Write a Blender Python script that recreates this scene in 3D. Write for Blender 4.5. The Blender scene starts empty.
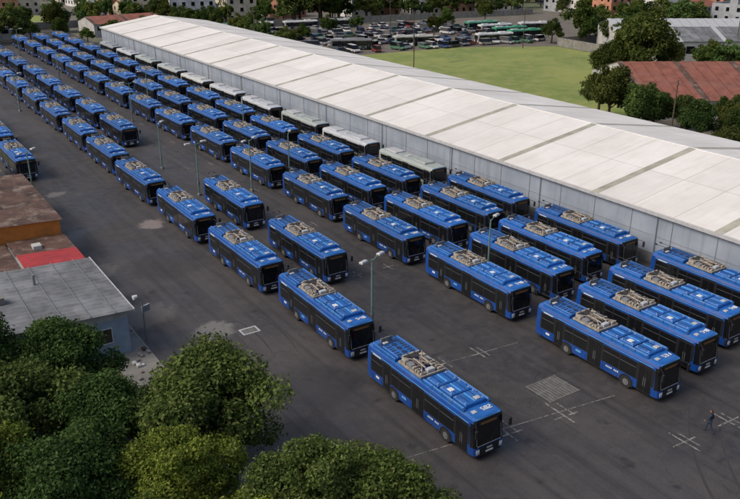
import bpy, math, random
import numpy as np
from mathutils import Vector, Matrix
R=math.radians
random.seed(7); rng=np.random.default_rng(7)
scene=bpy.context.scene
H=32.0
# ---------------------------------------------------------------- materials
def newmat(name):
    m=bpy.data.materials.new(name); m.use_nodes=True
    nt=m.node_tree; b=nt.nodes['Principled BSDF']; return m,nt,b
def N(nt,t,**kw):
    n=nt.nodes.new(t)
    for k,v in kw.items(): setattr(n,k,v)
    return n
def mixc(nt,fac,a,b,mode='MIX'):
    n=N(nt,'ShaderNodeMix',data_type='RGBA',blend_type=mode)
    def put(i,v):
        if hasattr(v,'is_output') : nt.links.new(v,n.inputs[i])
        elif isinstance(v,(int,float)): n.inputs[i].default_value=v
        else: n.inputs[i].default_value=(*v[:3],1)
    put(0,fac); put(6,a); put(7,b)
    return n.outputs[2]
def noise(nt,scale,detail=3,rough=.6,coord='Object',vec=None,stretch=None,out='Fac'):
    n=N(nt,'ShaderNodeTexNoise'); n.inputs['Scale'].default_value=scale
    n.inputs['Detail'].default_value=detail; n.inputs['Roughness'].default_value=rough
    tc=N(nt,'ShaderNodeTexCoord'); o=tc.outputs[coord]
    if stretch:
        mp=N(nt,'ShaderNodeMapping'); mp.inputs['Scale'].default_value=stretch
        nt.links.new(o,mp.inputs[0]); o=mp.outputs[0]
    nt.links.new(o,n.inputs['Vector']); return n.outputs[out]
def ramp(nt,src,a,b,ca=(0,0,0),cb=(1,1,1)):
    r=N(nt,'ShaderNodeValToRGB'); r.color_ramp.elements[0].position=a; r.color_ramp.elements[1].position=b
    r.color_ramp.elements[0].color=(*ca,1); r.color_ramp.elements[1].color=(*cb,1)
    nt.links.new(src,r.inputs[0]); return r.outputs[0]
def math_(nt,op,a,b):
    mm=N(nt,'ShaderNodeMath',operation=op)
    for i,v in enumerate((a,b)):
        if hasattr(v,'is_output'): nt.links.new(v,mm.inputs[i])
        else: mm.inputs[i].default_value=v
    return mm.outputs[0]
def simple(name,col,rough=.7,metal=0,var=.25,scale=1.5,objcol=False,coat=0,rand=0.0,dirt=None):
    m,nt,b=newmat(name)
    base=col
    if objcol:
        oi=N(nt,'ShaderNodeObjectInfo'); base=oi.outputs['Color']
    dark=noise(nt,scale,3,.65)
    f=ramp(nt,dark,.3,.7,(1-var,)*3,(1,)*3)
    c=mixc(nt,1.0,base,f,'MULTIPLY')
    if dirt:
        d=ramp(nt,noise(nt,dirt[1],4,.7),.5,.75)
        c=mixc(nt,math_(nt,'MULTIPLY',d,dirt[2]),c,dirt[0])
    if rand:
        oi2=N(nt,'ShaderNodeObjectInfo')
        rr=ramp(nt,oi2.outputs['Random'],0,1,(1-rand,)*3,(1,)*3)
        c=mixc(nt,1.0,c,rr,'MULTIPLY')
    nt.links.new(c,b.inputs['Base Color'])
    b.inputs['Roughness'].default_value=rough; b.inputs['Metallic'].default_value=metal
    if coat: b.inputs['Coat Weight'].default_value=coat; b.inputs['Coat Roughness'].default_value=.08
    return m
M={}
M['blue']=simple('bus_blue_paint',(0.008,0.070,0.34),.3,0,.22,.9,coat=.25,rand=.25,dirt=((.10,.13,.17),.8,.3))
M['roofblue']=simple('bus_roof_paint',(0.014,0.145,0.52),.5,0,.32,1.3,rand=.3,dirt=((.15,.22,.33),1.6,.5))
M['lightblue']=simple('bus_trim_lightblue',(0.12,0.36,0.70),.45,0,.2)
M['darkblue']=simple('bus_deep_blue',(0.005,0.03,0.12),.5,0,.2)
M['glass']=simple('bus_glass',(0.008,0.009,0.011),.06,0,.1)
M['black']=simple('black_trim',(0.014,0.014,0.016),.5,0,.3)
M['tyre']=simple('tyre_rubber',(0.02,0.02,0.02),.9,0,.3)
M['hub']=simple('wheel_hub',(0.22,0.23,0.24),.45,.3,.4,4)
M['beige']=simple('roof_equipment_beige',(0.46,0.41,0.34),.7,0,.6,5)
M['copper']=simple('resistor_brown',(0.17,0.12,0.09),.7,0,.4,6)
M['grey']=simple('grey_metal',(0.22,0.23,0.24),.55,.2,.3,2)
M['lightgrey']=simple('light_grey_metal',(0.5,0.51,0.52),.5,.1,.25,2)
M['white']=simple('white_paint',(0.72,0.72,0.71),.5,0,.15,2)
M['lamp']=simple('headlamp_lens',(0.7,0.72,0.75),.12,0,.1)
M['amber']=simple('display_amber',(0.35,0.16,0.04),.5,0,.8,14)
M['red']=simple('tail_light_red',(0.4,0.01,0.01),.3,0,.1)
M['objpaint']=simple('vehicle_paint',(1,1,1),.35,0,.15,1.2,objcol=True,coat=.2,dirt=((.2,.18,.15),.8,.3))
M['objwall']=simple('plaster_wall',(1,1,1),.85,0,.35,.35,objcol=True,dirt=((.15,.14,.12),.25,.4))
M['concrete']=simple('concrete_light',(0.28,0.27,0.245),.9,0,.5,.8,dirt=((.09,.08,.065),.4,.7))
M['roofgrey']=simple('flat_roof_grey',(0.26,0.25,0.24),.9,0,.5,.3,dirt=((.1,.1,.1),.2,.6))
M['grate']=simple('grate_concrete',(0.17,0.165,0.155),.9,0,.5,2)
M['roofred']=simple('red_tile_roof',(0.30,0.105,0.07),.85,0,.5,.6,dirt=((.14,.09,.07),.3,.6))
M['bark']=simple('bark',(0.10,0.075,0.05),.9,0,.5,3)
M['pole']=simple('pole_green_paint',(0.16,0.27,0.24),.5,.1,.3,3)
M['wallblue']=simple('window_frame_white',(0.6,0.62,0.64),.6,0,.2)
M['rust']=simple('rusty_sheet',(0.13,0.07,0.05),.8,.1,.7,.5,dirt=((.32,.26,.21),.6,.8))
M['orange']=simple('orange_wall',(0.62,0.20,0.03),.8,0,.3,.8,dirt=((.15,.07,.04),.5,.5))
M['redtarp']=simple('red_sheet',(0.42,0.035,0.035),.6,0,.4,.8)
M['slate']=simple('grey_corrugated_sheet',(0.24,0.25,0.26),.7,.1,.6,.35,dirt=((.07,.065,.06),.5,.85))
M['offwhitewall']=simple('offwhite_wall',(0.5,0.5,0.48),.85,0,.35,.5,dirt=((.15,.14,.12),.4,.5))
M['bluewall']=simple('blue_white_wall',(0.30,0.38,0.48),.85,0,.35,.5,dirt=((.4,.4,.4),.4,.5))
M['tank']=simple('water_tank_black',(0.03,0.03,0.03),.6,0,.2)
M['skin']=simple('skin',(0.30,0.16,0.10),.6,0,.1)
M['hair']=simple('hair_black',(0.012,0.01,0.01),.7,0,.2)
M['jacket']=simple('dark_jacket',(0.02,0.035,0.06),.8,0,.3,5)
M['trousers']=simple('blue_trousers',(0.02,0.035,0.065),.85,0,.3,5)

def leafmat(name,c1,c2,c3):
    m,nt,b=newmat(name)
    g=N(nt,'ShaderNodeNewGeometry'); at=N(nt,'ShaderNodeAttribute',attribute_name='tint')
    oi=N(nt,'ShaderNodeObjectInfo')
    a=mixc(nt,at.outputs['Fac'],c1,c2)
    r2=math_(nt,'POWER',g.outputs['Random Per Island'],2.5)
    a=mixc(nt,r2,a,c3)
    a=mixc(nt,1.0,a,oi.outputs['Color'],'MULTIPLY')
    nt.nodes.remove(b)
    df=N(nt,'ShaderNodeBsdfDiffuse'); nt.links.new(a,df.inputs[0])
    tr=N(nt,'ShaderNodeBsdfTranslucent'); nt.links.new(a,tr.inputs[0])
    mx=N(nt,'ShaderNodeMixShader'); mx.inputs[0].default_value=.22
    out=nt.nodes['Material Output']
    nt.links.new(df.outputs[0],mx.inputs[1]); nt.links.new(tr.outputs[0],mx.inputs[2]); nt.links.new(mx.outputs[0],out.inputs[0])
    return m
M['leaf']=leafmat('foliage',(0.040,0.075,0.018),(0.13,0.185,0.045),(0.20,0.24,0.085))

# ---------------------------------------------------------------- mesh builder
class MB:
    def __init__(s): s.v=[];s.f=[];s.m=[];s.mats=[]
    def mi(s,k):
        if k not in s.mats: s.mats.append(k)
        return s.mats.index(k)
    def face(s,pts,k):
        i=len(s.v); s.v+= [tuple(p) for p in pts]; s.f.append(tuple(range(i,i+len(pts)))); s.m.append(s.mi(k))
    def box(s,x0,x1,y0,y1,z0,z1,k,ch=0,top=None):
        if x0>x1:x0,x1=x1,x0
        if y0>y1:y0,y1=y1,y0
        i=len(s.v)
        if ch>0:
            zc=z1-ch
            s.v+=[(x0,y0,z0),(x1,y0,z0),(x1,y1,z0),(x0,y1,z0),(x0,y0,zc),(x1,y0,zc),(x1,y1,zc),(x0,y1,zc),
                  (x0+ch,y0+ch,z1),(x1-ch,y0+ch,z1),(x1-ch,y1-ch,z1),(x0+ch,y1-ch,z1)]
            fs=[(3,2,1,0),(0,1,5,4),(1,2,6,5),(2,3,7,6),(3,0,4,7),(4,5,9,8),(5,6,10,9),(6,7,11,10),(7,4,8,11),(8,9,10,11)]
        else:
            s.v+=[(x0,y0,z0),(x1,y0,z0),(x1,y1,z0),(x0,y1,z0),(x0,y0,z1),(x1,y0,z1),(x1,y1,z1),(x0,y1,z1)]
            fs=[(3,2,1,0),(0,1,5,4),(1,2,6,5),(2,3,7,6),(3,0,4,7),(4,5,6,7)]
        for n,f in enumerate(fs):
            s.f.append(tuple(i+a for a in f)); s.m.append(s.mi(top if (top and n==len(fs)-1) else k))
    def cyl(s,p0,p1,r0,k,n=8,r1=None,cap=True):
        p0=Vector(p0);p1=Vector(p1); r1=r0 if r1 is None else r1
        d=(p1-p0).normalized(); a=Vector((0,0,1)) if abs(d.z)<.9 else Vector((1,0,0))
        u=d.cross(a).normalized(); w=d.cross(u)
        i=len(s.v)
        for t in range(n):
            an=2*math.pi*t/n; o=u*math.cos(an)+w*math.sin(an)
            s.v.append(tuple(p0+o*r0)); s.v.append(tuple(p1+o*r1))
        for t in range(n):
            a0=i+2*t; b0=i+2*((t+1)%n)
            s.f.append((a0,b0,b0+1,a0+1)); s.m.append(s.mi(k))
        if cap:
            s.f.append(tuple(i+2*t for t in range(n))); s.m.append(s.mi(k))
            s.f.append(tuple(i+2*t+1 for t in reversed(range(n)))); s.m.append(s.mi(k))
    def mesh(s,name):
        me=bpy.data.meshes.new(name); me.from_pydata(s.v,[],s.f)
        for k in s.mats: me.materials.append(M[k])
        me.polygons.foreach_set('material_index',s.m); me.update(); return me
def put(name,me,loc=(0,0,0),rot=0,scale=1,color=None,parent=None):
    o=bpy.data.objects.new(name,me); scene.collection.objects.link(o)
    o.location=loc; o.rotation_euler=(0,0,rot); o.scale=(scale,)*3 if not isinstance(scale,tuple) else scale
    if color: o.color=(*color,1)
    if parent: o.parent=parent
    return o

# ---------------------------------------------------------------- bus
SEG={'0':'abcdef','1':'bc','2':'abged','3':'abgcd','4':'fgbc','5':'afgcd','6':'afgedc','7':'abc','8':'abcdefg','9':'abcdfg'}
def digits(mb,txt,x,y,z,h,mat):
    w=h*.55;t=h*.13
    for c in txt:
        r={'a':(0,w,h-t,h),'g':(t,w-t,h/2-t/2,h/2+t/2),'d':(0,w,0,t),'f':(0,t,h/2,h-t),'b':(w-t,w,h/2,h-t),'e':(0,t,t,h/2),'c':(w-t,w,t,h/2)}
        for sgm in SEG[c]:
            a=r[sgm]; mb.box(x+a[0],x+a[1],y+a[2],y+a[3],z,z+.045,mat)
        x+=w*1.45
def build_bus(name,num,trolley=True,paint='blue',roofp='roofblue',seed=0):
    rd=random.Random(seed)
    mb=MB()
    prof=[(0,.30),(1.16,.30),(1.255,.42),(1.275,1.0),(1.275,1.12),(1.268,2.42),(1.25,2.70),(1.17,2.88),(.98,2.97),(0,3.02)]
    st=[(0.0,.86,.24,-.05),(.10,.95,.20,-.02),(.38,1.0,.08,0),(.75,1,0,0),(3,1,0,0),(6,1,0,0),(9,1,0,0),(11.5,1,0,0),(11.9,.985,0,0),(12.0,.93,-.02,-.03)]
    ring=prof[1:]; full=[(-x,z) for x,z in ring]+[(x,z) for x,z in reversed(ring[:-1])]
    rows=[]
    for (y,xs,rk,dz) in st:
        i=len(mb.v)
        for (x,z) in full:
            mb.v.append((x*xs,y+(rk*max(0,z-1.0)/2.0),z+(dz if z>2.6 else 0)))
        rows.append(i)
    n=len(full)
    for a in range(len(rows)-1):
        for b in range(n):
            c=(b+1)%n
            z=(full[b][1]+full[c][1])/2
            k=paint
            if a<2 and 1.0<z<2.6: k='glass'
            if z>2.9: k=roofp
            if z<.40: k='black'
            if a==0 and 2.5<z<2.8: k='black'
            mb.f.append((rows[a]+b,rows[a]+c,rows[a+1]+c,rows[a+1]+b)); mb.m.append(mb.mi(k))
    for ri,front in ((rows[0],True),(rows[-1],False)):
        nl=len(ring)
        for q in range(nl-1):
            l0=ri+q; l1=ri+q+1; r0=ri+2*(nl-1)-q; r1=ri+2*(nl-1)-(q+1)
            z=(ring[q][1]+ring[q+1][1])/2
            if front: k='glass' if 1.0<z<2.6 else ('black' if z<.42 or 2.6<=z<2.85 else paint)
            else: k='glass' if 1.7<z<2.45 else paint
            pts=[l0,r0,r1,l1]
            if r1==l1: pts=[l0,r0,r1]
            mb.f.append(tuple(pts)); mb.m.append(mb.mi(k))
    mb.box(-.80,.80,-.035,-.004,.42,.98,'black')
    mb.box(-.30,.30,-.05,-.036,.50,.62,'white')
    mb.box(-.22,.22,-.05,-.036,.74,.86,'lightgrey')
    for s in (-1,1):
        mb.box(s*.78,s*1.06,-.03,.06,.62,.84,'lamp'); mb.box(s*.80,s*1.04,-.028,.05,.50,.58,'lightgrey')
        mb.cyl((s*1.05,.2,2.72),(s*1.38,-.28,2.60),.025,'black',6); mb.box(s*1.28,s*1.46,-.36,-.24,2.05,2.58,'black',.02)
        mb.cyl((s*.15,.02,1.16),(s*.62,.10,1.85),.012,'black',4)
        mb.box(s*.86,s*.95,.0,.05,1.02,1.08,'lightgrey')
        mb.cyl((s*1.0,.02,1.1),(s*.99,.21,2.5),.03,'grey',5)
    mb.box(-.80,.80,.135,.19,2.48,2.70,'black'); mb.box(-.66,.60,.125,.134,2.52,2.66,'amber')
    mb.box(-.85,.85,-.012,.0,1.06,1.10,'lightgrey')
    mb.box(-.95,.95,.22,.30,2.86,2.93,'lightblue')
    for s in (-1,1): mb.box(s*.95,s*1.12,11.98,12.03,.9,1.4,'red')
    mb.box(-.7,.7,11.99,12.02,.5,1.5,'black')
    for s in (-1,1):
        doors=[(.62,1.82),(5.15,6.45),(9.0,9.9)] if s<0 else []
        def sb(y0,y1,z0,z1,k,d=.0): mb.box(s*(1.262),s*(1.284+d),y0,y1,z0,z1,k)
        sb(.45,11.45,1.12,2.46,'black')
        edges=[.5]+[1.95,3.5,5.05,6.55,8.0,8.9,10.0,11.4]
        for a,b in zip(edges[:-1],edges[1:]):
            if any(d0<(a+b)/2<d1 for d0,d1 in doors): continue
            a2=a;b2=b
            for d0,d1 in doors:
                if d0<b2<d1: b2=d0
                if d0<a2<d1: a2=d1
            sb(a2+.05,b2-.05,1.18,2.38,'glass',.006)
            sb(a2+.05,b2-.05,2.0,2.02,'grey',.010)
        for d0,d1 in doors:
            sb(d0,d1,.40,1.119,'black',-.002); sb(d0,d1,2.461,2.54,'black')
            m_=(d0+d1)/2
            sb(d0+.07,m_-.04,.50,2.36,'glass',.012); sb(m_+.04,d1-.07,.50,2.36,'glass',.012)
            for yy in (m_-.10,m_+.06): sb(yy,yy+.03,.9,1.6,'grey',.02)
        for yy in (2.15,3.55,4.95,6.6,8.05,10.05,11.2):
            mb.box(s*1.25,s*1.279,yy,yy+.02,.42,1.02,'darkblue' if paint=='blue' else 'grey')
        if paint=='blue':
            for k in range(8):
                if k in(3,): continue
                mb.box(s*1.26,s*1.281,3.5+k*.15,3.59+k*.15,.84,.96,'white')
            mb.box(s*1.26,s*1.281,7.1,7.6,.76,.93,'lightblue')
            mb.box(s*1.25,s*1.277,.6,11.5,2.60,2.64,'lightblue')
            mb.box(s*1.26,s*1.281,10.4,10.8,.76,.93,'white')
            mb.box(s*1.26,s*1.288,10.2,11.2,2.52,2.58,'white')
        else:
            mb.box(s*1.26,s*1.281,.6,11.6,.70,.92,'pole')
        for yc in (2.75,8.55):
            K=12; x=s*1.284
            pts=[(x,yc+.62*math.cos(math.pi*t/K),.48+.58*math.sin(math.pi*t/K)) for t in range(K+1)]
            pts=[(x,yc+.62,.28)]+pts+[(x,yc-.62,.28)]
            mb.face(pts if s>0 else pts[::-1],'black')
            mb.cyl((s*.95,yc,.48),(s*1.292,yc,.48),.48,'tyre',18)
            mb.cyl((s*1.25,yc,.48),(s*1.300,yc,.48),.25,'hub',14)
            mb.cyl((s*1.25,yc,.48),(s*1.33,yc,.48),.10,'grey',8)
    if trolley:
        for s in (-1,1):
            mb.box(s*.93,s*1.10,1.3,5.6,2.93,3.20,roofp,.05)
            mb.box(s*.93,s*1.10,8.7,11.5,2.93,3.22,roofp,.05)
            mb.box(s*1.0,s*1.04,1.4,5.5,3.19,3.215,'lightblue')
            for q in range(5): mb.box(s*.93,s*1.105,1.35+q*1.05,1.39+q*1.05,2.94,3.21,'darkblue')
        for a,b in ((1.45,2.75),(2.86,4.12),(4.23,5.5)):
            mb.box(-.82,.82,a,b,3.0,3.24+rd.uniform(0,.05),roofp,.06)
            mb.box(-.05,.05,a+.1,b-.1,3.2,3.30,'lightblue')
            for s in (-1,1):
                mb.box(s*.40,s*.44,a+.12,b-.12,3.2,3.30,'darkblue')
                for yy in (a+.15,b-.22): mb.box(s*.66,s*.74,yy,yy+.07,3.2,3.32,'lightgrey')
        mb.box(-.84,.84,2.755,2.855,2.99,3.04,'black'); mb.box(-.84,.84,4.125,4.225,2.99,3.04,'black')
        mb.box(.15,.55,1.6,1.95,3.22,3.34,'lightgrey',.02)
        mb.box(-.62,-.25,3.2,3.6,3.22,3.33,'white',.02)
        mb.box(-.75,-.45,.75,1.05,2.98,3.06,'lightgrey',.01)
        digits(mb,num,.0,.72,2.99,.36,'white')
        mb.box(-1.0,1.0,5.75,8.5,2.97,3.06,'darkblue')
        for k in range(3): mb.box(-1.05,1.05,5.8+k*1.25,5.9+k*1.25,3.06,3.2,'beige')
        for s in (-1,1):
            mb.box(s*.99,s*1.06,5.9,7.04,3.06,3.24,'beige'); mb.box(s*.99,s*1.06,7.16,8.29,3.06,3.24,'beige')
            for q in range(4):
                y0=5.93+q*.28; mb.box(s*.52,s*.93,y0,y0+.17,3.1,3.36+rd.uniform(-.05,.08),'beige',.03)
            for q in range(5): mb.box(s*.48,s*.9,7.18+q*.11,7.22+q*.11,3.08,3.37,'lightgrey')
            mb.box(s*.50,s*.88,7.19,7.68,3.08,3.30,'copper')
            mb.box(s*.55,s*.92,7.78,8.2,3.1,3.44,'beige',.05)
            mb.cyl((s*.3,7.6,3.06),(s*.3,7.6,3.5),.16,'grey',10,.1)
            mb.cyl((s*.3,7.6,3.52),(s*.3,6.3,3.45),.05,'beige',6)
            mb.cyl((s*.45,7.5,3.48),(s*.42,6.6,3.40),.045,'copper',6)
            mb.cyl((s*.15,7.5,3.48),(s*.18,6.6,3.40),.045,'copper',6)
            mb.cyl((s*.3,7.6,3.55),(s*.33,12.3,3.48),.030,'black',6,.02)
            mb.box(s*.28,s*.38,12.2,12.42,3.44,3.54,'black')
            mb.cyl((s*.9,6.0,3.4),(s*.2,8.4,3.5),.02,'black',5)
        mb.box(-.30,.30,6.0,6.35,3.1,3.4,'lightgrey',.03)
        mb.cyl((-.9,5.9,3.42),(.9,8.3,3.46),.03,'beige',5); mb.cyl((.9,5.9,3.44),(-.9,8.3,3.48),.03,'beige',5)
        mb.box(-.7,.7,8.32,8.45,3.06,3.50,'beige')
        mb.box(-.5,.5,11.3,11.4,3.0,3.42,'grey')
        mb.box(-.84,.84,8.75,10.7,3.0,3.26,roofp,.07)
        for yy in (9.1,9.75,10.35):
            mb.cyl((-.0,yy,3.24),(-.0,yy,3.275),.20,'darkblue',12)
            for s in(-1,1): mb.box(s*.35,s*.75,yy-.2,yy+.2,3.25,3.27,'darkblue'); mb.box(s*.35,s*.75,yy-.04,yy,3.26,3.285,'lightblue')
        mb.box(-.8,.8,10.8,11.25,3.0,3.15,'darkblue',.04); mb.box(-.5,-.1,10.9,11.15,3.14,3.22,'lightgrey',.02)
    else:
        mb.box(-.8,.8,2.2,4.6,3.0,3.2,roofp,.08); mb.box(-.4,.4,6.5,7.2,3.0,3.08,'lightgrey',.03)
        mb.box(-.75,.75,8.6,11.0,3.0,3.17,'lightgrey',.05)
    return mb.mesh(name)
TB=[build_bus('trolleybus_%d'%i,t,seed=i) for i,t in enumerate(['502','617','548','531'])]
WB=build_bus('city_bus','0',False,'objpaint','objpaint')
BS=1.035
def col(x0,ys,meshes=None,name='trolleybus',jit=.25):
    for y in ys:
        me=random.choice(meshes or TB)
        o=put(name,me,(x0+1.275+random.uniform(-jit,jit),y-.5+random.uniform(-.45,.45),0.004),R(random.uniform(-1,1)),BS)
        if name=='bus':
            o.color=random.choice([(0.55,0.56,0.54,1),(0.40,0.43,0.42,1),(0.5,0.52,0.55,1),(0.36,0.40,0.38,1),(.30,.32,.33,1)])
P=15.2
put('trolleybus',TB[0],(28.9+1.275,31.6,.004),0,BS)
col(28.8,[47.4+P*i for i in range(13)])
col(34.9,[61.1,78.2]); col(34.9,[122.9+P*i for i in range(8)])
col(44.2,[30.2+P*i for i in range(15)])
col(50.0,[30.6+P*i for i in range(15)])
col(55.7,[31.6+P*i for i in range(15)])
col(61.3,[32.5+P*i for i in range(3)])
col(61.3,[33+P*i for i in range(3,13)],[WB],'bus')
col(17.4,[113,128.5,144])

# ---------------------------------------------------------------- ground & paving
def sheet(name,pts,z,mat):
    me=bpy.data.meshes.new(name); me.from_pydata([(x,y,z) for x,y in pts],[],[tuple(range(len(pts)))])
    me.materials.append(mat); o=bpy.data.objects.new(name,me); scene.collection.objects.link(o); return o
def rect(x0,x1,y0,y1): return [(x0,y0),(x1,y0),(x1,y1),(x0,y1)]
m,nt,b=newmat('city_ground')
c=ramp(nt,noise(nt,.02,4,.6),.4,.62,(.13,.115,.095),(.07,.10,.03))
c=mixc(nt,ramp(nt,noise(nt,.3,4,.7),.45,.7),c,(.16,.15,.13))
nt.links.new(c,b.inputs['Base Color']); b.inputs['Roughness'].default_value=.95
sheet('ground',rect(-1500,2500,-1200,3000),0,m)
m,nt,b=newmat('yard_asphalt')
base=mixc(nt,ramp(nt,noise(nt,.06,4,.65),.32,.68),(.028,.026,.027),(.062,.056,.055))
base=mixc(nt,math_(nt,'MULTIPLY',ramp(nt,noise(nt,.9,5,.75),.42,.75),.8),base,(.078,.071,.068))
s1=ramp(nt,noise(nt,1.0,3,.6,stretch=(1.3,.05,1)),.5,.72)
base=mixc(nt,math_(nt,'MULTIPLY',s1,.6),base,(.019,.018,.019))
s3=ramp(nt,noise(nt,1.0,3,.6,stretch=(.5,.02,1)),.52,.7)
base=mixc(nt,math_(nt,'MULTIPLY',s3,.4),base,(.088,.080,.077))
s2=ramp(nt,noise(nt,.55,3,.5),.64,.72)
base=mixc(nt,math_(nt,'MULTIPLY',s2,.65),base,(.015,.014,.015))
tc=N(nt,'ShaderNodeTexCoord'); nzc=noise(nt,.8,4,.7,out='Color')
wob=N(nt,'ShaderNodeVectorMath',operation='MULTIPLY_ADD'); nt.links.new(nzc,wob.inputs[0]); wob.inputs[1].default_value=(3.2,3.2,0); nt.links.new(tc.outputs['Object'],wob.inputs[2])
for (cx,cy,r,col_,st) in [(22.4,57.8,1.6,(.21,.195,.18),.7),(26.8,86.5,1.5,(.26,.22,.20),.7),(20.3,104,1.1,(.22,.2,.18),.5),(33.2,46,.6,(.3,.28,.26),.6),(25,45,3.5,(.022,.021,.022),.5),(40,55,3,(.022,.021,.021),.5),(24,74,4,(.024,.022,.023),.5),(18.3,64,2.6,(.16,.14,.12),.6),(17.6,76,2,(.15,.13,.11),.6)]:
    d=N(nt,'ShaderNodeVectorMath',operation='DISTANCE'); nt.links.new(wob.outputs[0],d.inputs[0]); d.inputs[1].default_value=(cx+1.6,cy+1.6,0)
    mr=N(nt,'ShaderNodeMapRange'); nt.links.new(d.outputs['Value'],mr.inputs[0]); mr.inputs[1].default_value=r*1.15; mr.inputs[2].default_value=r*.7; mr.inputs[3].default_value=0; mr.inputs[4].default_value=st
    base=mixc(nt,mr.outputs[0],base,col_)
fine=ramp(nt,noise(nt,9,3,.8),.3,.7,(.68,.68,.68),(1.25,1.25,1.25))
base=mixc(nt,1.0,base,fine,'MULTIPLY')
vo=N(nt,'ShaderNodeTexVoronoi',feature='DISTANCE_TO_EDGE'); vo.inputs['Scale'].default_value=.11
nz=N(nt,'ShaderNodeTexNoise'); nz.inputs['Scale'].default_value=.35; nz.inputs['Detail'].default_value=5; nt.links.new(tc.outputs['Object'],nz.inputs['Vector'])
ad=N(nt,'ShaderNodeVectorMath',operation='MULTIPLY_ADD'); nt.links.new(nz.outputs['Color'],ad.inputs[0]); ad.inputs[1].default_value=(7,7,7); nt.links.new(tc.outputs['Object'],ad.inputs[2])
nt.links.new(ad.outputs[0],vo.inputs['Vector'])
cr=ramp(nt,vo.outputs['Distance'],.0,.009,(1,1,1),(0,0,0))
msk=ramp(nt,noise(nt,.09,2,.5),.48,.6)
base=mixc(nt,math_(nt,'MULTIPLY',math_(nt,'MULTIPLY',cr,msk),.6),base,(.012,.011,.011))
nt.links.new(base,b.inputs['Base Color'])
rr=ramp(nt,noise(nt,.15,4,.6),.35,.7,(.5,.5,.5),(.9,.9,.9)); nt.links.new(rr,b.inputs['Roughness'])
sheet('yard_asphalt',rect(16.5,66,5,292),.004,m)
sheet('side_road',rect(-60,300,292,300),.004,m)
def worn(name,col1,lo,hi,sc,bc=(.046,.042,.041)):
    m,nt,b=newmat(name); cc=mixc(nt,ramp(nt,noise(nt,sc,5,.7),lo,hi),bc,col1); nt.links.new(cc,b.inputs['Base Color']); b.inputs['Roughness'].default_value=.8; return m
wornwhite=worn('worn_white_paint',(.30,.29,.27),.40,.62,3)
tyremat=worn('tyre_mark_rubber',(.033,.031,.031),.35,.6,.9,(.042,.038,.038))
vs=[];fs=[]
def arc(cx,cy,r,a0,a1,w,z):
    K=28
    for j in range(K+1):
        a=R(a0+(a1-a0)*j/K); ww=w*math.sin(math.pi*(j+.3)/(K+.6))
        vs.append((cx+(r-ww)*math.cos(a),cy+(r-ww)*math.sin(a),z)); vs.append((cx+(r+ww)*math.cos(a),cy+(r+ww)*math.sin(a),z))
    n0=len(vs)-2*(K+1)
    for j in range(K): fs.append((n0+2*j,n0+2*j+1,n0+2*j+3,n0+2*j+2))
for i,(cx,cy,r,a0,a1) in enumerate([(12,30,22,5,45),(60,6,24,120,165),(8,55,17,-15,15)]):
    arc(cx,cy,r,a0,a1,.10,.0065+.0006*i); arc(cx,cy,r+2.0,a0,a1,.10,.0068+.0006*i)
me=bpy.data.meshes.new('tyre_marks'); me.from_pydata(vs,[],fs); me.materials.append(tyremat); put('tyre_marks',me)
mb=MB()
for a in (rect(24,25.6,55.6,55.75),rect(24,25.6,56.6,56.75),rect(24,24.15,55.75,56.6),rect(25.45,25.6,55.75,56.6)):
    mb.face([(x,y,.0125) for x,y in a],'lightgrey')
mb.face([(x,y,.0115) for x,y in rect(24.15,25.45,55.75,56.6)],'grate'); put('manhole_cover',mb.mesh('manhole_cover'))
mkm=[]
def mark(pts): mkm.append([(x,y,.012+.0006*(len(mkm)%6)) for x,y in pts])
def linep(x0,y0,x1,y1,w):
    d=Vector((x1-x0,y1-y0)).normalized(); n_=Vector((-d.y,d.x))*w/2
    mark([(x0-n_.x,y0-n_.y),(x1-n_.x,y1-n_.y),(x1+n_.x,y1+n_.y),(x0+n_.x,y0+n_.y)])
linep(24.5,34.6,42.8,32.0,.07)
for X,Y in ((33.2,33.3),(38,32.7)):
    linep(X-.25,Y-1.5,X-.2,Y+1.5,.15); linep(X-1.2,Y-.5,X+.9,Y-.7,.13); linep(X+.5,Y-.8,X+.5,Y+.9,.1)
linep(32.5,42.9,42.5,41.9,.06)
for X,Y in ((34.9,42.6),(38.6,42.3)): linep(X,Y-1,X,Y+1.2,.12); linep(X-.8,Y,X+.8,Y-.1,.12); linep(X+.5,Y-.8,X+.5,Y+.9,.1)
for X,Y in ((42.2,25.6),(46.8,25.4),(41.5,19),(47,18)): linep(X,Y-1.3,X,Y+1.2,.12); linep(X-1.1,Y,X+1.1,Y-.1,.12); linep(X+.5,Y-.9,X+.5,Y+.9,.1)
for k in range(2,15):
    Y=32+P*k-1.4
    for X in (33.0,38.9,42.6): linep(X,Y-.9,X,Y+.9,.1); linep(X-.6,Y,X+.6,Y,.1)
me=bpy.data.meshes.new('painted_markings'); vs=[];fs=[]
for q in mkm: i=len(vs); vs+=q; fs.append((i,i+1,i+2,i+3))
me.from_pydata(vs,[],fs); me.materials.append(wornwhite); put('painted_markings',me)
mb=MB(); gx0,gx1,gy0,gy1=38.1,41.3,33.9,36.5
mb.face([(x,y,.012) for x,y in rect(gx0,gx1,gy0,gy1)],'black')
for k in range(11):
    x=gx0+.05+k*.285; mb.box(x,x+.22,gy0+.1,gy1-.1,.0125,.03,'grate')
for a in ((gx0,gx1,gy0,gy0+.1),(gx0,gx1,gy1-.1,gy1),(gx0,gx1,(gy0+gy1)/2-.05,(gy0+gy1)/2+.05)): mb.box(*a,.0126,.034,'grate')
put('drain_grate',mb.mesh('drain_grate'))
mb=MB(); mb.box(13.5,16.3,10,118,0,.13,'concrete'); mb.box(16.303,16.5,10,118,0,.15,'concrete'); put('pavement',mb.mesh('pavement'))

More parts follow.
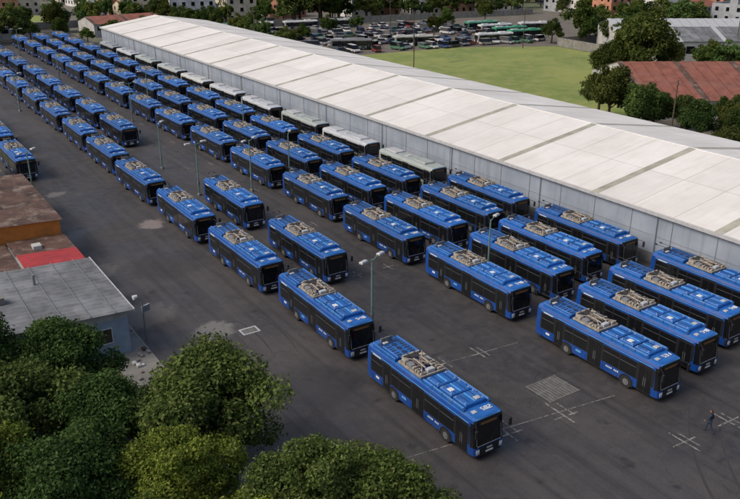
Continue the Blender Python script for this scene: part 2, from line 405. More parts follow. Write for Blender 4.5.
# ---------------------------------------------------------------- warehouse
m,nt,b=newmat('warehouse_roof_sheet')
br=N(nt,'ShaderNodeTexBrick'); br.inputs['Color1'].default_value=(.78,.76,.725,1); br.inputs['Color2'].default_value=(.69,.675,.645,1); br.inputs['Mortar'].default_value=(.50,.48,.44,1)
br.inputs['Scale'].default_value=1; br.inputs['Mortar Size'].default_value=.05; br.inputs['Brick Width'].default_value=8.2; br.inputs['Row Height'].default_value=5.0; br.offset=0; br.inputs['Bias'].default_value=-.2
tc=N(nt,'ShaderNodeTexCoord'); nt.links.new(tc.outputs['Object'],br.inputs['Vector'])
c=mixc(nt,1.0,br.outputs['Color'],ramp(nt,noise(nt,.12,4,.65),.25,.7,(.82,.80,.78),(1,1,1)),'MULTIPLY')
st_=ramp(nt,noise(nt,1,4,.7,stretch=(.12,1.6,1)),.5,.75)
c=mixc(nt,math_(nt,'MULTIPLY',st_,.4),c,(.45,.42,.36))
nt.links.new(c,b.inputs['Base Color']); b.inputs['Roughness'].default_value=.55
wv=N(nt,'ShaderNodeTexWave',bands_direction='Y'); wv.inputs['Scale'].default_value=1.6; nt.links.new(tc.outputs['Object'],wv.inputs['Vector'])
bp=N(nt,'ShaderNodeBump'); bp.inputs['Strength'].default_value=.4; bp.inputs['Distance'].default_value=.03; nt.links.new(wv.outputs['Fac'],bp.inputs['Height']); nt.links.new(bp.outputs[0],b.inputs['Normal'])
M['wroof']=m
M['wstrip']=simple('roof_translucent_strip',(0.42,0.41,0.33),.6,0,.4,.6)
m,nt,b=newmat('warehouse_wall_panel')
c=mixc(nt,ramp(nt,noise(nt,.25,4,.6),.35,.7),(.23,.27,.33),(.32,.36,.42))
st_=ramp(nt,noise(nt,1,4,.7,stretch=(1,1.4,.12)),.52,.8)
c=mixc(nt,math_(nt,'MULTIPLY',st_,.6),c,(.14,.14,.145))
nt.links.new(c,b.inputs['Base Color']); b.inputs['Roughness'].default_value=.6
M['wwall']=m
M['walljoint']=simple('wall_joint',(0.22,0.25,0.29),.6,0,.3)
M['wallbase']=simple('wall_base_band',(0.17,0.18,0.19),.8,0,.4)
mb=MB()
wx0,wx1,wr=65.8,98.2,82.0; ze,zr=5.5,8.0; wy0,wy1=8,240
mb.box(wx0,wx1,wy0,wy1,0,ze-.05,'wwall')
ov=.35
for (xa,za,xb,zb) in ((wx0-ov,ze-.02,wr,zr),(wr,zr,wx1+ov,ze-.02)):
    mb.face([(xa,wy0-.3,za),(xb,wy0-.3,zb),(xb,wy1+.3,zb),(xa,wy1+.3,za)],'wroof')
for y in (wy0,wy1): mb.face([(wx0,y,ze-.05),(wx1,y,ze-.05),(wr,y,zr-.03)],'wwall')
mb.box(wx0-ov-.05,wx0-ov,wy0-.3,wy1+.3,ze-.32,ze+.02,'lightgrey')
mb.box(wx0-.06,wx0-.045,wy0,wy1,0,1.1,'wallbase')
def roofz(x): return ze-.02+(zr-ze+.02)*(x-(wx0-ov))/(wr-wx0+ov)
y=wy0+2;k=0
while y<wy1:
    mb.box(wx0-.04,wx0-.003,y,y+.08,0,ze-.34,'walljoint')
    if k%3==0:
        z0,z1=roofz(wx0-ov),zr
        mb.face([(wx0-ov,y-.45,z0+.02),(wr,y-.45,z1+.02),(wr,y+.45,z1+.02),(wx0-ov,y+.45,z0+.02)],'wstrip')
        mb.face([(wr,y-.45,z1+.02),(wx1+ov,y-.45,z0+.02),(wx1+ov,y+.45,z0+.02),(wr,y+.45,z1+.02)],'wstrip')
    y+=5;k+=1
mb.box(wx0-.02,wx0-.003,wy0,wy1,2.9,2.95,'walljoint')
mb.box(wr-.12,wr+.12,wy0-.3,wy1+.3,zr-.02,zr+.04,'white')
for i in range(14):
    y=14+i*16.4; mb.cyl((wx0-.12,y,.0),(wx0-.12,y,ze-.35),.05,'walljoint',6)
put('warehouse',mb.mesh('warehouse'))

# ---------------------------------------------------------------- left buildings
def corr_roof(mb,x0,x1,y0,y1,za,zb,k,amp=.04):
    i=len(mb.v)
    cnt=int((y1-y0)/.35)
    for j in range(cnt+1):
        y=y0+(y1-y0)*j/cnt; d=amp if j%2 else 0
        mb.v+=[(x0,y,za+d),((x0+x1)/2,y,(za+zb)/2+d+.01),(x1,y,zb+d)]
    for j in range(cnt):
        a=i+3*j
        mb.f+=[(a,a+1,a+4,a+3),(a+1,a+2,a+5,a+4)]; mb.m+=[mb.mi(k)]*2
def window(mb,axis,c,a,b,z0,z1,out):
    t=.04*out
    parts=((a-.08,a,z0-.08,z1+.08),(b,b+.08,z0-.08,z1+.08),(a,b,z1,z1+.08),(a,b,z0-.08,z0),((a+b)/2-.03,(a+b)/2+.03,z0,z1))
    if axis=='x':
        mb.box(c,c+t,a,b,z0,z1,'glass')
        for (p,q,r,s) in parts: mb.box(c,c+t*1.8,p,q,r,s,'wallblue')
    else:
        mb.box(a,b,c+t,c,z0,z1,'glass')
        for (p,q,r,s) in parts: mb.box(p,q,c+t*1.8,c,r,s,'wallblue')
mb=MB()
mb.box(1,15.2,58,69.8,0,3.3,'bluewall')
mb.face([(1,58,3.3),(15.2,58,3.3),(15.2,58,4.0),(1,58,4.6)],'offwhitewall')
mb.face([(15.2,58,3.3),(15.2,69.8,3.3),(15.2,69.8,4.0),(15.2,58,4.0)],'offwhitewall')
corr_roof(mb,.6,15.6,57.4,70.2,4.65,4.02,'slate',.07)
for i in range(8): mb.box(.8+i*1.9,.88+i*1.9,57.4,70.2,4.74-.042*(i*1.9),4.76-.042*(i*1.9),'grey')
mb.box(15.6,15.68,57.4,70.2,3.85,4.1,'lightgrey')
window(mb,'y',58,11.8,13.8,1.4,2.6,-1); window(mb,'y',58,7,9,1.4,2.6,-1); window(mb,'x',15.2,60,62,1.4,2.6,1); window(mb,'x',15.2,65,67,1.4,2.6,1)
mb.box(6,7.2,63,64,4.45,5.0,'concrete'); mb.cyl((10,66,4.2),(10,66,5.2),.12,'grey',8)
put('grey_roof_building',mb.mesh('grey_roof_building'))
mb=MB()
mb.box(2,15.4,71,80.8,0,2.7,'offwhitewall')
corr_roof(mb,2,10.2,70.8,80.9,3.3,2.9,'rust')
corr_roof(mb,10.3,15.9,76.5,80.9,3.1,2.9,'rust')
corr_roof(mb,10.4,15.9,71.4,76.4,3.25,2.95,'redtarp')
mb.box(12.2,13.0,77.4,78.4,2.9,3.4,'offwhitewall')
mb.box(5.0,8.2,74.2,74.3,3.0,3.6,'offwhitewall'); mb.box(5.0,8.2,77.2,77.3,3.0,3.6,'offwhitewall')
window(mb,'x',15.4,73,75,1.2,2.2,1)
put('shed_with_red_roof',mb.mesh('shed_with_red_roof'))
mb=MB()
mb.box(-2,15.7,81.2,100,0,4.3,'orange')
corr_roof(mb,-2.4,16.0,81.0,100.3,5.2,4.42,'rust')
mb.face([(-2,81.2,4.3),(15.7,81.2,4.3),(15.7,81.2,4.42),(-2,81.2,5.15)],'orange')
for a in (84,89,94): window(mb,'x',15.7,a,a+2.4,1.6,3.2,1)
mb.box(5,5.8,90,90.8,4.7,5.9,'concrete'); mb.box(9,11.2,87,88.2,4.65,4.9,'lightgrey')
put('orange_workshop',mb.mesh('orange_workshop'))
mb=MB()
mb.box(-6,13.2,101,120,0,4.6,'orange'); corr_roof(mb,-6.3,13.5,100.8,120.3,5.3,4.7,'rust')
for a in (103,108,113): window(mb,'x',13.2,a,a+2.4,1.6,3.2,1)
put('rust_roof_workshop',mb.mesh('rust_roof_workshop'))
mb=MB()
rc=random.Random(3)
for i in range(34):
    x=rc.uniform(14.2,16.2); y=rc.uniform(50,80) if i%2 else rc.uniform(50,57.5)
    if y>57: x=rc.uniform(15.9,16.3)
    s=rc.uniform(.1,.4); mb.box(x,x+s,y,y+s*1.4,.13,.13+s*.7,rc.choice(['concrete','grey','offwhitewall','rust']),s*.2)
put('rubble',mb.mesh('rubble'))

# ---------------------------------------------------------------- street lamps
def lamp_mesh(name,h,double=True,arm=1.3):
    mb=MB()
    mb.box(-.2,.2,-.2,.2,0,.3,'concrete',.03)
    mb.cyl((0,0,.3),(0,0,h),.11,'pole',8,.07)
    for s in ((-1,1) if double else (1,)):
        mb.cyl((0,0,h-.15),(s*arm,0,h+.15),.04,'pole',6)
        mb.box(s*(arm-.1),s*(arm+.65),-.18,.18,h+.08,h+.26,'lightgrey',.05)
    mb.box(-.13,.13,-.1,.1,1.4,1.9,'grey')
    return mb.mesh(name)
L1=lamp_mesh('street_lamp_double',6.8,arm=.9); L2=lamp_mesh('street_lamp_single',6.5,False,.8)
for x,y,r,me in [(33.3,50.0,20,L1),(42.0,91.5,30,L1),(35.6,93.6,10,L1),(48.4,52.5,20,L2),(17.0,101,40,L1),(48.4,93,50,L2),(42.0,140,0,L1),(35.8,108,40,L2),(48.4,150,0,L1),(41.5,190,0,L1),(42,235,0,L1),(54.3,120,0,L2),(27,160,30,L1),(27,210,30,L1),(15.8,30.8,20,L2)]:
    put('street_lamp',me,(x,y,.004),R(r))
mb=MB(); mb.cyl((0,0,0),(0,0,3.6),.06,'grey',8); mb.cyl((0,0,3.6),(-.5,.1,4.1),.04,'grey',6); mb.cyl((-.75,.1,4.1),(-.4,.0,4.15),.2,'white',12,.13); mb.box(-.1,.7,-.05,.05,2.5,3.1,'lightgrey'); mb.box(-.05,.65,-.09,-.051,2.55,3.05,'grey')
put('security_camera_post',mb.mesh('security_camera_post'),(16.9,59.5,.004),R(20))
mb=MB(); mb.cyl((0,0,0),(0,0,11),.14,'bark',8,.09); mb.box(-1,1,-.06,.06,10.2,10.35,'bark')
for s in(-.9,-.4,.4,.9): mb.cyl((s,0,10.35),(s,0,10.55),.05,'grey',6)
UP=mb.mesh('utility_pole')
for x,y in ((104,74),(104,140),(135,182),(165,170),(190,120),(95,262),(100,210),(210,190),(150,215)): put('utility_pole',UP,(x,y,0),R(30))

# ---------------------------------------------------------------- trees
def tree_mesh(name,h,cr,nclump,nleaf,ls,seed,shape=1.0,cs=(.16,.34)):
    g=np.random.default_rng(seed); rd=random.Random(seed)
    mb=MB(); tz=h*.38
    mb.cyl((0,0,0),(.1,.1,tz),h*.035,'bark',8,h*.022)
    cl=[]
    for i in range(nclump):
        th=g.uniform(0,2*math.pi); ph=math.acos(g.uniform(-.75,1)); rr=g.uniform(.35,1)**.6
        e=rr*np.array([math.sin(ph)*math.cos(th),math.sin(ph)*math.sin(th),math.cos(ph)])
        wob=1+.28*math.sin(3*th+seed)+.18*math.sin(5*th+2*seed)
        c=np.array([e[0]*cr*.80*wob,e[1]*cr*.80*wob,h*.60+e[2]*h*.32*shape*(1+.2*math.sin(4*th+seed))])
        cl.append((c,cr*g.uniform(*cs),g.uniform(0,1)))
    for i in range(9):
        c=cl[i*len(cl)//9][0]; s=Vector((.1,.1,tz*rd.uniform(.75,1)))
        mid=(s+Vector(c))*.5+Vector((0,0,-.3))
        mb.cyl(s,mid,h*.014,'bark',6,h*.009,False); mb.cyl(mid,Vector(c),h*.009,'bark',5,h*.003,False)
    nb=len(mb.v)
    C=np.array([c[0] for c in cl]); Rr=np.array([c[1] for c in cl]); T=np.array([c[2] for c in cl])
    w=Rr**2; idx=g.choice(len(cl),nleaf,p=w/w.sum())
    d=g.normal(size=(nleaf,3)); d/=np.linalg.norm(d,axis=1)[:,None]
    rad=Rr[idx]*(g.uniform(.25,1.0,nleaf)**.6+np.abs(g.normal(size=nleaf))*.14)
    pos=C[idx]+d*rad[:,None]*np.array([1,1,.75])
    nrm=d*.6+g.normal(size=(nleaf,3))*.6+np.array([0,0,.45]); nrm/=np.linalg.norm(nrm,axis=1)[:,None]
    a=np.cross(nrm,g.normal(size=(nleaf,3))); a/=np.linalg.norm(a,axis=1)[:,None]; bb=np.cross(nrm,a)
    s=(ls*g.uniform(.5,1.25,nleaf))[:,None]
    q=np.stack([pos-a*s*.5,pos-bb*s*.32+a*s*.05,pos+a*s*.6-nrm*s*.1,pos+bb*s*.32+a*s*.05],1).reshape(-1,3)
    verts=np.array(mb.v).reshape(-1,3); V=np.vstack([verts,q])
    F=mb.f+[(nb+4*i,nb+4*i+1,nb+4*i+2,nb+4*i+3) for i in range(nleaf)]
    me=bpy.data.meshes.new(name); me.from_pydata(V.tolist(),[],F)
    for k in mb.mats: me.materials.append(M[k])
    me.materials.append(M['leaf']); L=len(mb.mats)
    me.polygons.foreach_set('material_index',mb.m+[L]*nleaf)
    at=me.attributes.new('tint','FLOAT','POINT')
    t=np.concatenate([np.zeros(nb),np.repeat(np.clip(T[idx]*.8+g.uniform(0,.2,nleaf),0,1),4)])
    at.data.foreach_set('value',t.astype(np.float32)); me.update(); return me
NT=[tree_mesh('big_tree_a',9,4.6,95,52000,.25,1,cs=(.13,.32)),tree_mesh('big_tree_b',8.5,4.2,85,46000,.24,5,cs=(.13,.32)),tree_mesh('big_tree_c',9.5,4.4,110,50000,.23,11,shape=1.15,cs=(.11,.27))]
FT=[tree_mesh('far_tree_%d'%i,10,4.4,34,4200,.62,20+i) for i in range(5)]
MT=[tree_mesh('mid_tree_%d'%i,10,4.4,55,15000,.40,40+i) for i in range(2)]
A_=(.85,.85,.8);B_=(.50,.62,.66);C_=(1.25,1.15,.75);D_=(.80,.80,.80)
near=[(14.7,40.0,1.0,0,D_),(8.2,50.0,.98,1,B_),(3.0,52.5,1.0,2,B_),(3.6,45.5,.95,0,D_),(9.0,43.0,.88,1,B_),(16.0,29.3,.84,2,D_),(19.0,27.6,.78,0,A_),(10.8,34.8,.78,2,C_),(5.5,37.5,.85,0,B_),(12.6,29.5,.72,1,C_),(-2,49,1.05,0,A_),(1,40,.9,2,C_),(8,31,.7,0,A_),(-3,58,.9,1,B_)]
for x,y,s,k,c_ in near: put('broadleaf_tree',NT[k],(x,y,0),random.uniform(0,6.28),s,c_)
def tcol(dark=0):
    v=random.uniform(.5,1.05)*(1-dark*.4); return (v*random.uniform(.8,1.2),v,v*random.uniform(.8,1.1))
def tree(x,y,s,kind=None,dark=0):
    me=random.choice(kind or FT); put('tree',me,(x,y,0),random.uniform(0,6.28),(s*random.uniform(.9,1.15),s*random.uniform(.9,1.15),s*random.uniform(.85,1.2)),tcol(dark))
for x,y,s,dk in [(108.5,90,.98,.1),(113,96,.8,.4),(109,84,.85,0),(113,84,.8,.2),(118,82,.6,.8),(142,110,1.5,.9),(146,114,1.45,.9),(139,115,1.1,1),(109,73,.7,.8),(121,75,.7,.9),(114,69,.65,.8),(117,72,.65,1),(104,64,.6,.6),(128,74,.5,.8)]:
    tree(x,y,s,MT,dk)

# ---------------------------------------------------------------- field, far lots
m,nt,b=newmat('meadow_grass')
c=mixc(nt,ramp(nt,noise(nt,.05,5,.65),.38,.62),(.13,.185,.038),(.22,.25,.06))
c=mixc(nt,ramp(nt,noise(nt,.35,5,.75),.48,.75),c,(.29,.27,.11))
c=mixc(nt,ramp(nt,noise(nt,1.0,4,.7,stretch=(.05,.3,1)),.58,.7),c,(.09,.13,.035))
nt.links.new(c,b.inputs['Base Color']); b.inputs['Roughness'].default_value=.95
sheet('meadow',[(99,88),(150,96),(172,128),(176,168),(150,182),(99,186)],.004,m)
sheet('sports_field',rect(20,70,305,345),.004,m)
dirt=simple('dirt_lot',(0.16,0.14,0.115),.95,0,.4,.2,dirt=((.08,.09,.04),.1,.5))
sheet('gravel_lot',[(99,186.2),(150,182.2),(176,168.2),(215,165),(235,235),(99,262)],.004,dirt)
sheet('access_track',[(99,60),(190,40),(240,80),(240,164),(177,164),(173,126),(151,94),(99,87)],.006,dirt)
def wall(x0,y0,x1,y1,h,k='concrete',t=.2):
    mb=MB(); L=math.hypot(x1-x0,y1-y0); mb.box(0,L,-t/2,t/2,0,h,k)
    for i in range(int(L/4)+1): mb.box(i*4-.12,i*4+.12,-t/2-.06,t/2+.06,0,h+.08,'roofgrey')
    put('perimeter_wall',mb.mesh('perimeter_wall'),(x0,y0,0),math.atan2(y1-y0,x1-x0))
wall(173,126,177,168,2.4); wall(177,168,216,164,2.4); wall(150,95,173,126,2.4); wall(16,293.5,100,293.5,2.4); wall(99.5,264,235,238,2.2)
def car_mesh(name,van=False):
    mb=MB()
    prof=[(-2.15,.35),(-2.2,.62),(-1.95,.80),(-1.0,.92),(1.45,.95),(2.05,.88),(2.15,.6),(2.1,.35)]
    cab=[(-1.05,.92),(-.35,1.42),(1.0,1.45),(1.7,.93)] if not van else [(-1.5,.92),(-.95,1.85),(2.0,1.9),(2.08,.93)]
    for s in(-1,1):
        p=[(s*.86,y,z) for y,z in prof]; mb.face(p if s<0 else p[::-1],'objpaint')
        p=[(s*(.86 if z<1 else .68),y,z) for y,z in cab]; mb.face(p if s<0 else p[::-1],'glass')
    for (a,b_) in zip(prof[:-1],prof[1:]): mb.face([(-.86,a[0],a[1]),(.86,a[0],a[1]),(.86,b_[0],b_[1]),(-.86,b_[0],b_[1])],'objpaint')
    for i,(a,b_) in enumerate(zip(cab[:-1],cab[1:])):
        wa=.86 if a[1]<1 else .68; wb=.86 if b_[1]<1 else .68
        mb.face([(-wa,a[0],a[1]+.006),(wa,a[0],a[1]+.006),(wb,b_[0],b_[1]+.006),(-wb,b_[0],b_[1]+.006)],'objpaint' if i==1 else 'glass')
    for y in(-1.35,1.35):
        for s in(-1,1): mb.cyl((s*.70,y,.32),(s*.89,y,.32),.32,'tyre',12); mb.cyl((s*.8,y,.32),(s*.9,y,.32),.18,'hub',8)
    for s in(-1,1): mb.box(s*.5,s*.8,-2.2,-2.1,.6,.72,'lamp'); mb.box(s*.55,s*.8,2.1,2.17,.65,.8,'red')
    return mb.mesh(name)
CM=[car_mesh('sedan'),car_mesh('van',True)]
cols=[(.6,.6,.6),(.45,.45,.46),(.3,.3,.32),(.05,.05,.06),(.25,.04,.03),(.04,.08,.2),(.4,.38,.32),(.6,.6,.58),(.08,.2,.12),(.15,.15,.16),(.2,.2,.2)]
for r in range(9):
    for k in range(24):
        x=103+k*3.4+random.uniform(-.9,.9); y=192+r*6.6+random.uniform(-1.4,1.4)-(x-103)*.17
        if random.random()<.25 or y>258: continue
        put('parked_car',random.choice(CM),(x,y,.008),R(random.choice([0,180,90,0])+random.uniform(-18,18)),random.uniform(.95,1.15),random.choice(cols))
for x,y,a,c_ in [(125,247,75,(.65,.65,.63)),(140,244,78,(.65,.65,.63)),(186,184,80,(.05,.30,.15)),(187,192,80,(.05,.28,.15)),(188,200,80,(.6,.62,.6)),(172,182,75,(.6,.62,.6)),(190,209,80,(.1,.33,.2)),(154,241,78,(.5,.52,.5)),(203,196,70,(.6,.6,.6)),(110,250,70,(.1,.3,.2)),(128,192,60,(.2,.2,.2)),(148,190,70,(.5,.5,.45))]:
    put('bus',WB,(x,y,.008),R(a),color=c_)
for x,y,s in ((118,215,.6),(131,222,.75),(160,205,.6),(146,228,.6),(172,214,.7),(112,232,.6),(196,222,.8)): tree(x,y,s,None,.5)

# ---------------------------------------------------------------- houses
def house_mesh(name,w,d,fl,seed,pitched=False):
    r=random.Random(seed); mb=MB(); h=fl*2.8
    mb.box(-w/2,w/2,-d/2,d/2,0,h,'objwall',top='roofgrey')
    if pitched:
        z=h+1.8
        mb.face([(-w/2-.3,-d/2-.3,h),(w/2+.3,-d/2-.3,h),(w/2+.3,0,z),(-w/2-.3,0,z)],'roofred')
        mb.face([(w/2+.3,d/2+.3,h),(-w/2-.3,d/2+.3,h),(-w/2-.3,0,z),(w/2+.3,0,z)],'roofred')
        for s in(-1,1): mb.face([(s*w/2,-d/2,h),(s*w/2,d/2,h),(s*w/2,0,z-.02)],'objwall')
    else:
        for a in((-w/2,w/2,-d/2,-d/2+.2),(-w/2,w/2,d/2-.2,d/2),(-w/2,-w/2+.2,-d/2+.2,d/2-.2),(w/2-.2,w/2,-d/2+.2,d/2-.2)): mb.box(*a,h+.002,h+.6,'objwall')
        tx=r.uniform(-w/4,w/4); mb.box(tx,tx+2.4,-1,1.6,h+.003,h+2.3,'objwall',top='roofgrey'); mb.cyl((tx+1.2,.3,h+2.3),(tx+1.2,.3,h+3.5),.55,'tank',10)
        mb.box(-tx-1,-tx+.5,-d/4,-d/4+1,h+.003,h+1.1,'lightgrey')
    for f in range(fl):
        z=f*2.8+1.0; nx=int(w/2.8)
        for i in range(nx):
            x=-w/2+(i+.5)*w/nx
            if f==0 and i==nx//2:
                mb.box(x-.5,x+.5,-d/2-.04,-d/2+.01,0,2.1,'bark'); continue
            for s in(-1,1): mb.box(x-.6,x+.6,s*(d/2-.01),s*(d/2+.03),z,z+1.3,'glass')
            mb.box(x-.7,x+.7,-d/2-.10,-d/2+.0,z-.1,z-.0,'concrete')
        ny=int(d/3)
        for i in range(ny):
            y=-d/2+(i+.5)*d/ny
            for s in(-1,1): mb.box(s*(w/2-.01),s*(w/2+.03),y-.55,y+.55,z,z+1.3,'glass')
    return mb.mesh(name)
HM=[house_mesh('h0',9,10,2,1),house_mesh('h1',11,9,3,2),house_mesh('h2',8,12,4,3),house_mesh('h3',10,9,2,4),house_mesh('h4',12,10,2,5,True),house_mesh('h5',16,11,3,6),house_mesh('h6',9,8,2,7,True)]
hc=[(.7,.68,.63),(.62,.55,.45),(.75,.74,.72),(.5,.3,.2),(.6,.58,.55),(.45,.22,.15),(.7,.62,.45),(.4,.42,.45),(.72,.72,.72),(.55,.25,.15)]
def inpoly_clear(x,y):
    if -20<x<101 and y<304: return False
    if 15<x<75 and 300<y<350: return False
    if 98<x<182 and 86<y<190: return False
    if 98<x<240 and 160<y<268: return False
    if 100<x<235 and 20<y<165: return False
    return True
for ix in range(-3,34):
    for iy in range(0,36):
        x=ix*13.5+random.uniform(-1.5,1.5); y=40+iy*13.5+random.uniform(-1.5,1.5)
        be=math.degrees(math.atan2(x,y))
        if be<0 or be>68 or not inpoly_clear(x,y): continue
        if ix%6==0 or iy%7==3:
            if random.random()<.35: tree(x,y,random.uniform(.5,.8))
            elif random.random()<.4: put('parked_car',random.choice(CM),(x,y,.01),R(random.choice([0,90])),1,random.choice(cols))
            continue
        r=random.random()
        if r<.68: put('house',random.choice(HM),(x,y,0),R(random.choice([0,90,180,270])+8),random.uniform(.85,1.05),random.choice(hc))
        if r>.5:
            for q in range(2): tree(x+random.uniform(-6,6),y+random.uniform(-6,6),random.uniform(.6,1.1))
def belt(x0,y0,x1,y1,n,s0,s1,w=4,dk=.3):
    for i in range(n):
        t=(i+random.random()*.6)/n; tree(x0+(x1-x0)*t+random.uniform(-w,w),y0+(y1-y0)*t+random.uniform(-w,w),random.uniform(s0,s1),None,dk)
belt(18,302,100,302,12,.6,.9); belt(100,270,238,247,26,.6,1.15,5); belt(178,130,186,165,10,.7,1.1); belt(182,172,240,166,14,.7,1.2)
belt(160,100,178,122,4,.6,.9); belt(240,165,250,240,9,.6,1.0); belt(102,194,104,262,6,.6,.9,1); belt(64,250,98,254,7,.5,.8,2); belt(96,258,100,290,6,.7,1.0)
belt(18,262,60,262,9,.6,1.0,3); belt(18,284,100,286,14,.6,.95,4)
for x,y in((143,262),(148,256),(152,262),(138,258),(157,258)): tree(x,y,1.8,None,.5)
# houses directly behind the lots
for x,y,k,c_ in ((110,283,5,8),(128,281,1,1),(172,270,2,2),(184,268,0,5),(200,264,5,0),(216,262,1,3),(231,258,2,8),(250,190,1,2),(252,210,5,9),(254,232,2,0),(20,352,5,2),(38,354,1,3),(60,352,4,5),(84,314,0,8),(99,312,1,6)):
    put('house',HM[k],(x,y,0),R(-10+random.choice([0,90])),1,hc[c_])
def shed(name,x,y,w,d,h,rh,rot,roof,wallk):
    mb=MB(); mb.box(-w/2,w/2,-d/2,d/2,0,h,wallk)
    for s in(-1,1):
        n=int(w/1.2)
        for i in range(n):
            x0=-w/2-.3+(w+.6)*i/n; x1=-w/2-.3+(w+.6)*(i+1)/n
            dz=.0 if i%2 else .05
            mb.face([(x0,s*(d/2+.4),h-.05+dz),(x1,s*(d/2+.4),h-.05+dz),(x1,0,h+rh+dz),(x0,0,h+rh+dz)],roof if i%9 else ('lightgrey' if roof!='roofred' else 'rust'))
        mb.face([(s*w/2,-d/2,h),(s*w/2,d/2,h),(s*w/2,0,h+rh-.02)],wallk)
    for i in range(int(w/4)): mb.box(-w/2+1+i*4,-w/2+3+i*4,-d/2-.04,-d/2+.01,h*.5,h*.8,'glass')
    put(name,mb.mesh(name),(x,y,0),R(rot))
shed('red_roof_shed',150,90,54,34,3.6,4.2,-33,'roofred','offwhitewall')
shed('grey_industrial_shed',194,124,56,18,6,2.5,-33,'slate','offwhitewall')
shed('grey_industrial_shed',206,140,56,18,6,2.5,-33,'lightgrey','offwhitewall')
shed('brick_shed',84,270,30,14,4,1.8,5,'roofred','offwhitewall')
shed('canopy_shed',40,274,26,8,4,1,0,'slate','offwhitewall')
put('house',HM[0],(131,68,0),R(-33),.75,(.7,.7,.68)); put('house',HM[3],(122,62,0),R(-33),.8,(.7,.7,.68)); put('house',HM[0],(142,58,0),R(-33),.7,(.65,.63,.6))
for x,y in((173,117),(180,112),(188,107),(168,122)): tree(x,y,random.uniform(.6,.8),MT,1)
for x,y in((112,60),(104,52),(146,62),(160,60),(150,54),(124,70)): tree(x,y,random.uniform(.5,.7),MT,1)

# ---------------------------------------------------------------- pedestrian
def skin_obj(verts,edges,radii,root=0,sub=1):
    me=bpy.data.meshes.new('sk'); me.from_pydata(verts,edges,[]); o=bpy.data.objects.new('sk',me); scene.collection.objects.link(o)
    md=o.modifiers.new('s','SKIN')
    for i,r in enumerate(radii): me.skin_vertices[0].data[i].radius=(r,r) if not isinstance(r,tuple) else r
    for i in range(len(verts)): me.skin_vertices[0].data[i].use_root=(i==root)
    md2=o.modifiers.new('u','SUBSURF'); md2.levels=sub; md2.render_levels=sub
    dg=bpy.context.evaluated_depsgraph_get(); ev=o.evaluated_get(dg); e=ev.to_mesh()
    V=[v.co.copy() for v in e.vertices]; F=[tuple(p.vertices) for p in e.polygons]; ev.to_mesh_clear()
    bpy.data.objects.remove(o); return V,F
mb=MB()
def addskin(V,F,fn):
    i=len(mb.v); mb.v+=[tuple(v) for v in V]
    for f in F:
        c=sum((V[a] for a in f),Vector())/len(f); mb.f.append(tuple(i+a for a in f)); mb.m.append(mb.mi(fn(c)))
bv=[(0,0,.95),(0,-.01,1.15),(0,-.02,1.36),(0,-.02,1.47),(0,-.04,1.53),
 (-.18,-.01,1.40),(-.23,.10,1.14),(-.22,.05,.90),(.18,-.01,1.40),(.23,-.12,1.15),(.21,-.28,.98),
 (-.10,-.02,.90),(-.10,-.20,.50),(-.10,-.26,.10),(.10,.0,.90),(.10,.10,.50),(.10,.34,.16),
 (-.10,-.42,.06),(.10,.24,.05)]
be=[(0,1),(1,2),(2,3),(3,4),(2,5),(5,6),(6,7),(2,8),(8,9),(9,10),(0,11),(11,12),(12,13),(0,14),(14,15),(15,16),(13,17),(16,18)]
br_=[(.15,.11),(.14,.10),(.17,.11),.06,.055,.075,.05,.035,.075,.05,.035,.095,.065,.045,.095,.065,.045,.04,.04]
V,F=skin_obj(bv,be,br_)
def fn(c):
    if c.z<.11 : return 'black'
    if abs(c.x)<.19 and c.z<.96: return 'trousers'
    if c.z>1.48: return 'skin'
    return 'jacket'
addskin(V,F,fn)
V,F=skin_obj([(0,-.04,1.53),(0,-.05,1.60),(0,-.05,1.68),(0,-.04,1.73)],[(0,1),(1,2),(2,3)],[.055,(.078,.088),(.082,.098),.06],sub=2)
addskin(V,F,lambda c:'hair' if (c.z>1.70 or (c.y>-.05 and c.z>1.58)) else 'skin')
mb.cyl((0,-.14,1.64),(0,-.165,1.615),.012,'skin',6,.017)
for s in(-1,1):
    mb.cyl((s*.078,-.045,1.64),(s*.095,-.04,1.645),.026,'skin',8); mb.cyl((s*.032,-.128,1.655),(s*.032,-.138,1.655),.011,'hair',6)
mb.box(-.025,.025,-.14,-.13,1.585,1.592,'redtarp')
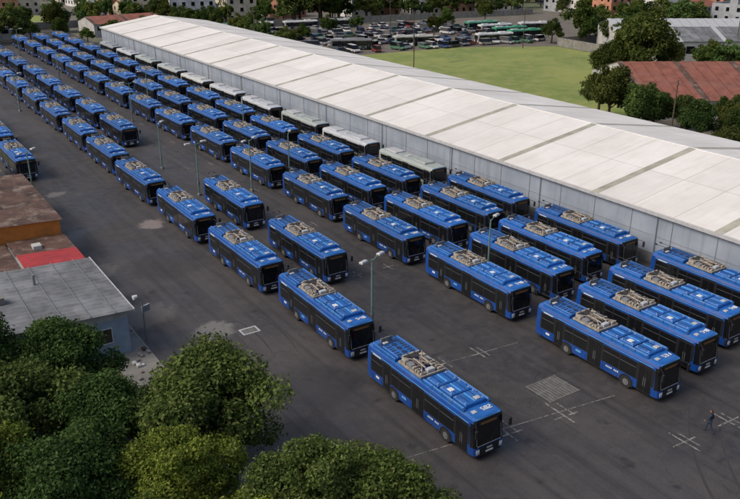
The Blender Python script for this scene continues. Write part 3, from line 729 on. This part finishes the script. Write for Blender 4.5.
for (wx,wy,wz,dx,dy,dz) in ((-.22,.05,.90,0,-.15,-1),(.21,-.28,.98,0,-.6,-.8)):
    d=Vector((dx,dy,dz)).normalized(); w=Vector((wx,wy,wz)); side=Vector((0,1,0)) if abs(d.y)<.5 else Vector((0,.8,-.6))
    V,F=skin_obj([tuple(w),tuple(w+d*.05),tuple(w+d*.09)],[(0,1),(1,2)],[.028,(.02,.036),(.018,.036)]); addskin(V,F,lambda c:'skin')
    for k,(o_,l) in enumerate(((-.030,.062),(-.010,.075),(.010,.070),(.029,.055))):
        b0=w+d*.08+side*o_; inw=Vector((-.25 if wx>0 else .25,0,0))
        V,F=skin_obj([tuple(b0),tuple(b0+d*l*.55),tuple(b0+(d+inw)*l)],[(0,1),(1,2)],[.009,.0085,.0075]); addskin(V,F,lambda c:'skin')
    b0=w+d*.04-side*.03
    V,F=skin_obj([tuple(b0),tuple(b0+d*.03-side*.025),tuple(b0+d*.06-side*.03)],[(0,1),(1,2)],[.012,.010,.009]); addskin(V,F,lambda c:'skin')
o=put('pedestrian',mb.mesh('pedestrian'),(44.5,25.3,.02),R(200),1.03)
for p in o.data.polygons: p.use_smooth=True

# ---------------------------------------------------------------- light, camera
w=bpy.data.worlds.new('World'); scene.world=w; w.use_nodes=True; nt=w.node_tree
sk=nt.nodes.new('ShaderNodeTexSky'); sk.sky_type='NISHITA'; sk.sun_disc=False
el=46; az=-75
sk.sun_elevation=R(el); sk.sun_rotation=R(az); sk.dust_density=5; sk.air_density=1; sk.ozone_density=.5
nt.links.new(sk.outputs[0],nt.nodes['Background'].inputs[0]); nt.nodes['Background'].inputs[1].default_value=.15
sun=bpy.data.lights.new('sun','SUN'); sun.energy=1.3; sun.angle=R(22); sun.color=(1,.94,.86)
so=bpy.data.objects.new('sun',sun); scene.collection.objects.link(so)
dirv=Vector((math.sin(R(az))*math.cos(R(el)),math.cos(R(az))*math.cos(R(el)),math.sin(R(el))))
so.rotation_euler=dirv.to_track_quat('Z','Y').to_euler()
cam=bpy.data.cameras.new('camera'); co=bpy.data.objects.new('camera',cam); scene.collection.objects.link(co)
cam.sensor_width=36; cam.lens=36*795/740; cam.clip_end=5000
co.location=(0,0,H); co.rotation_euler=(R(90-22.04),0,R(-33.5))
scene.camera=co
scene.view_settings.view_transform='Standard'; scene.view_settings.look='None'; scene.view_settings.exposure=0
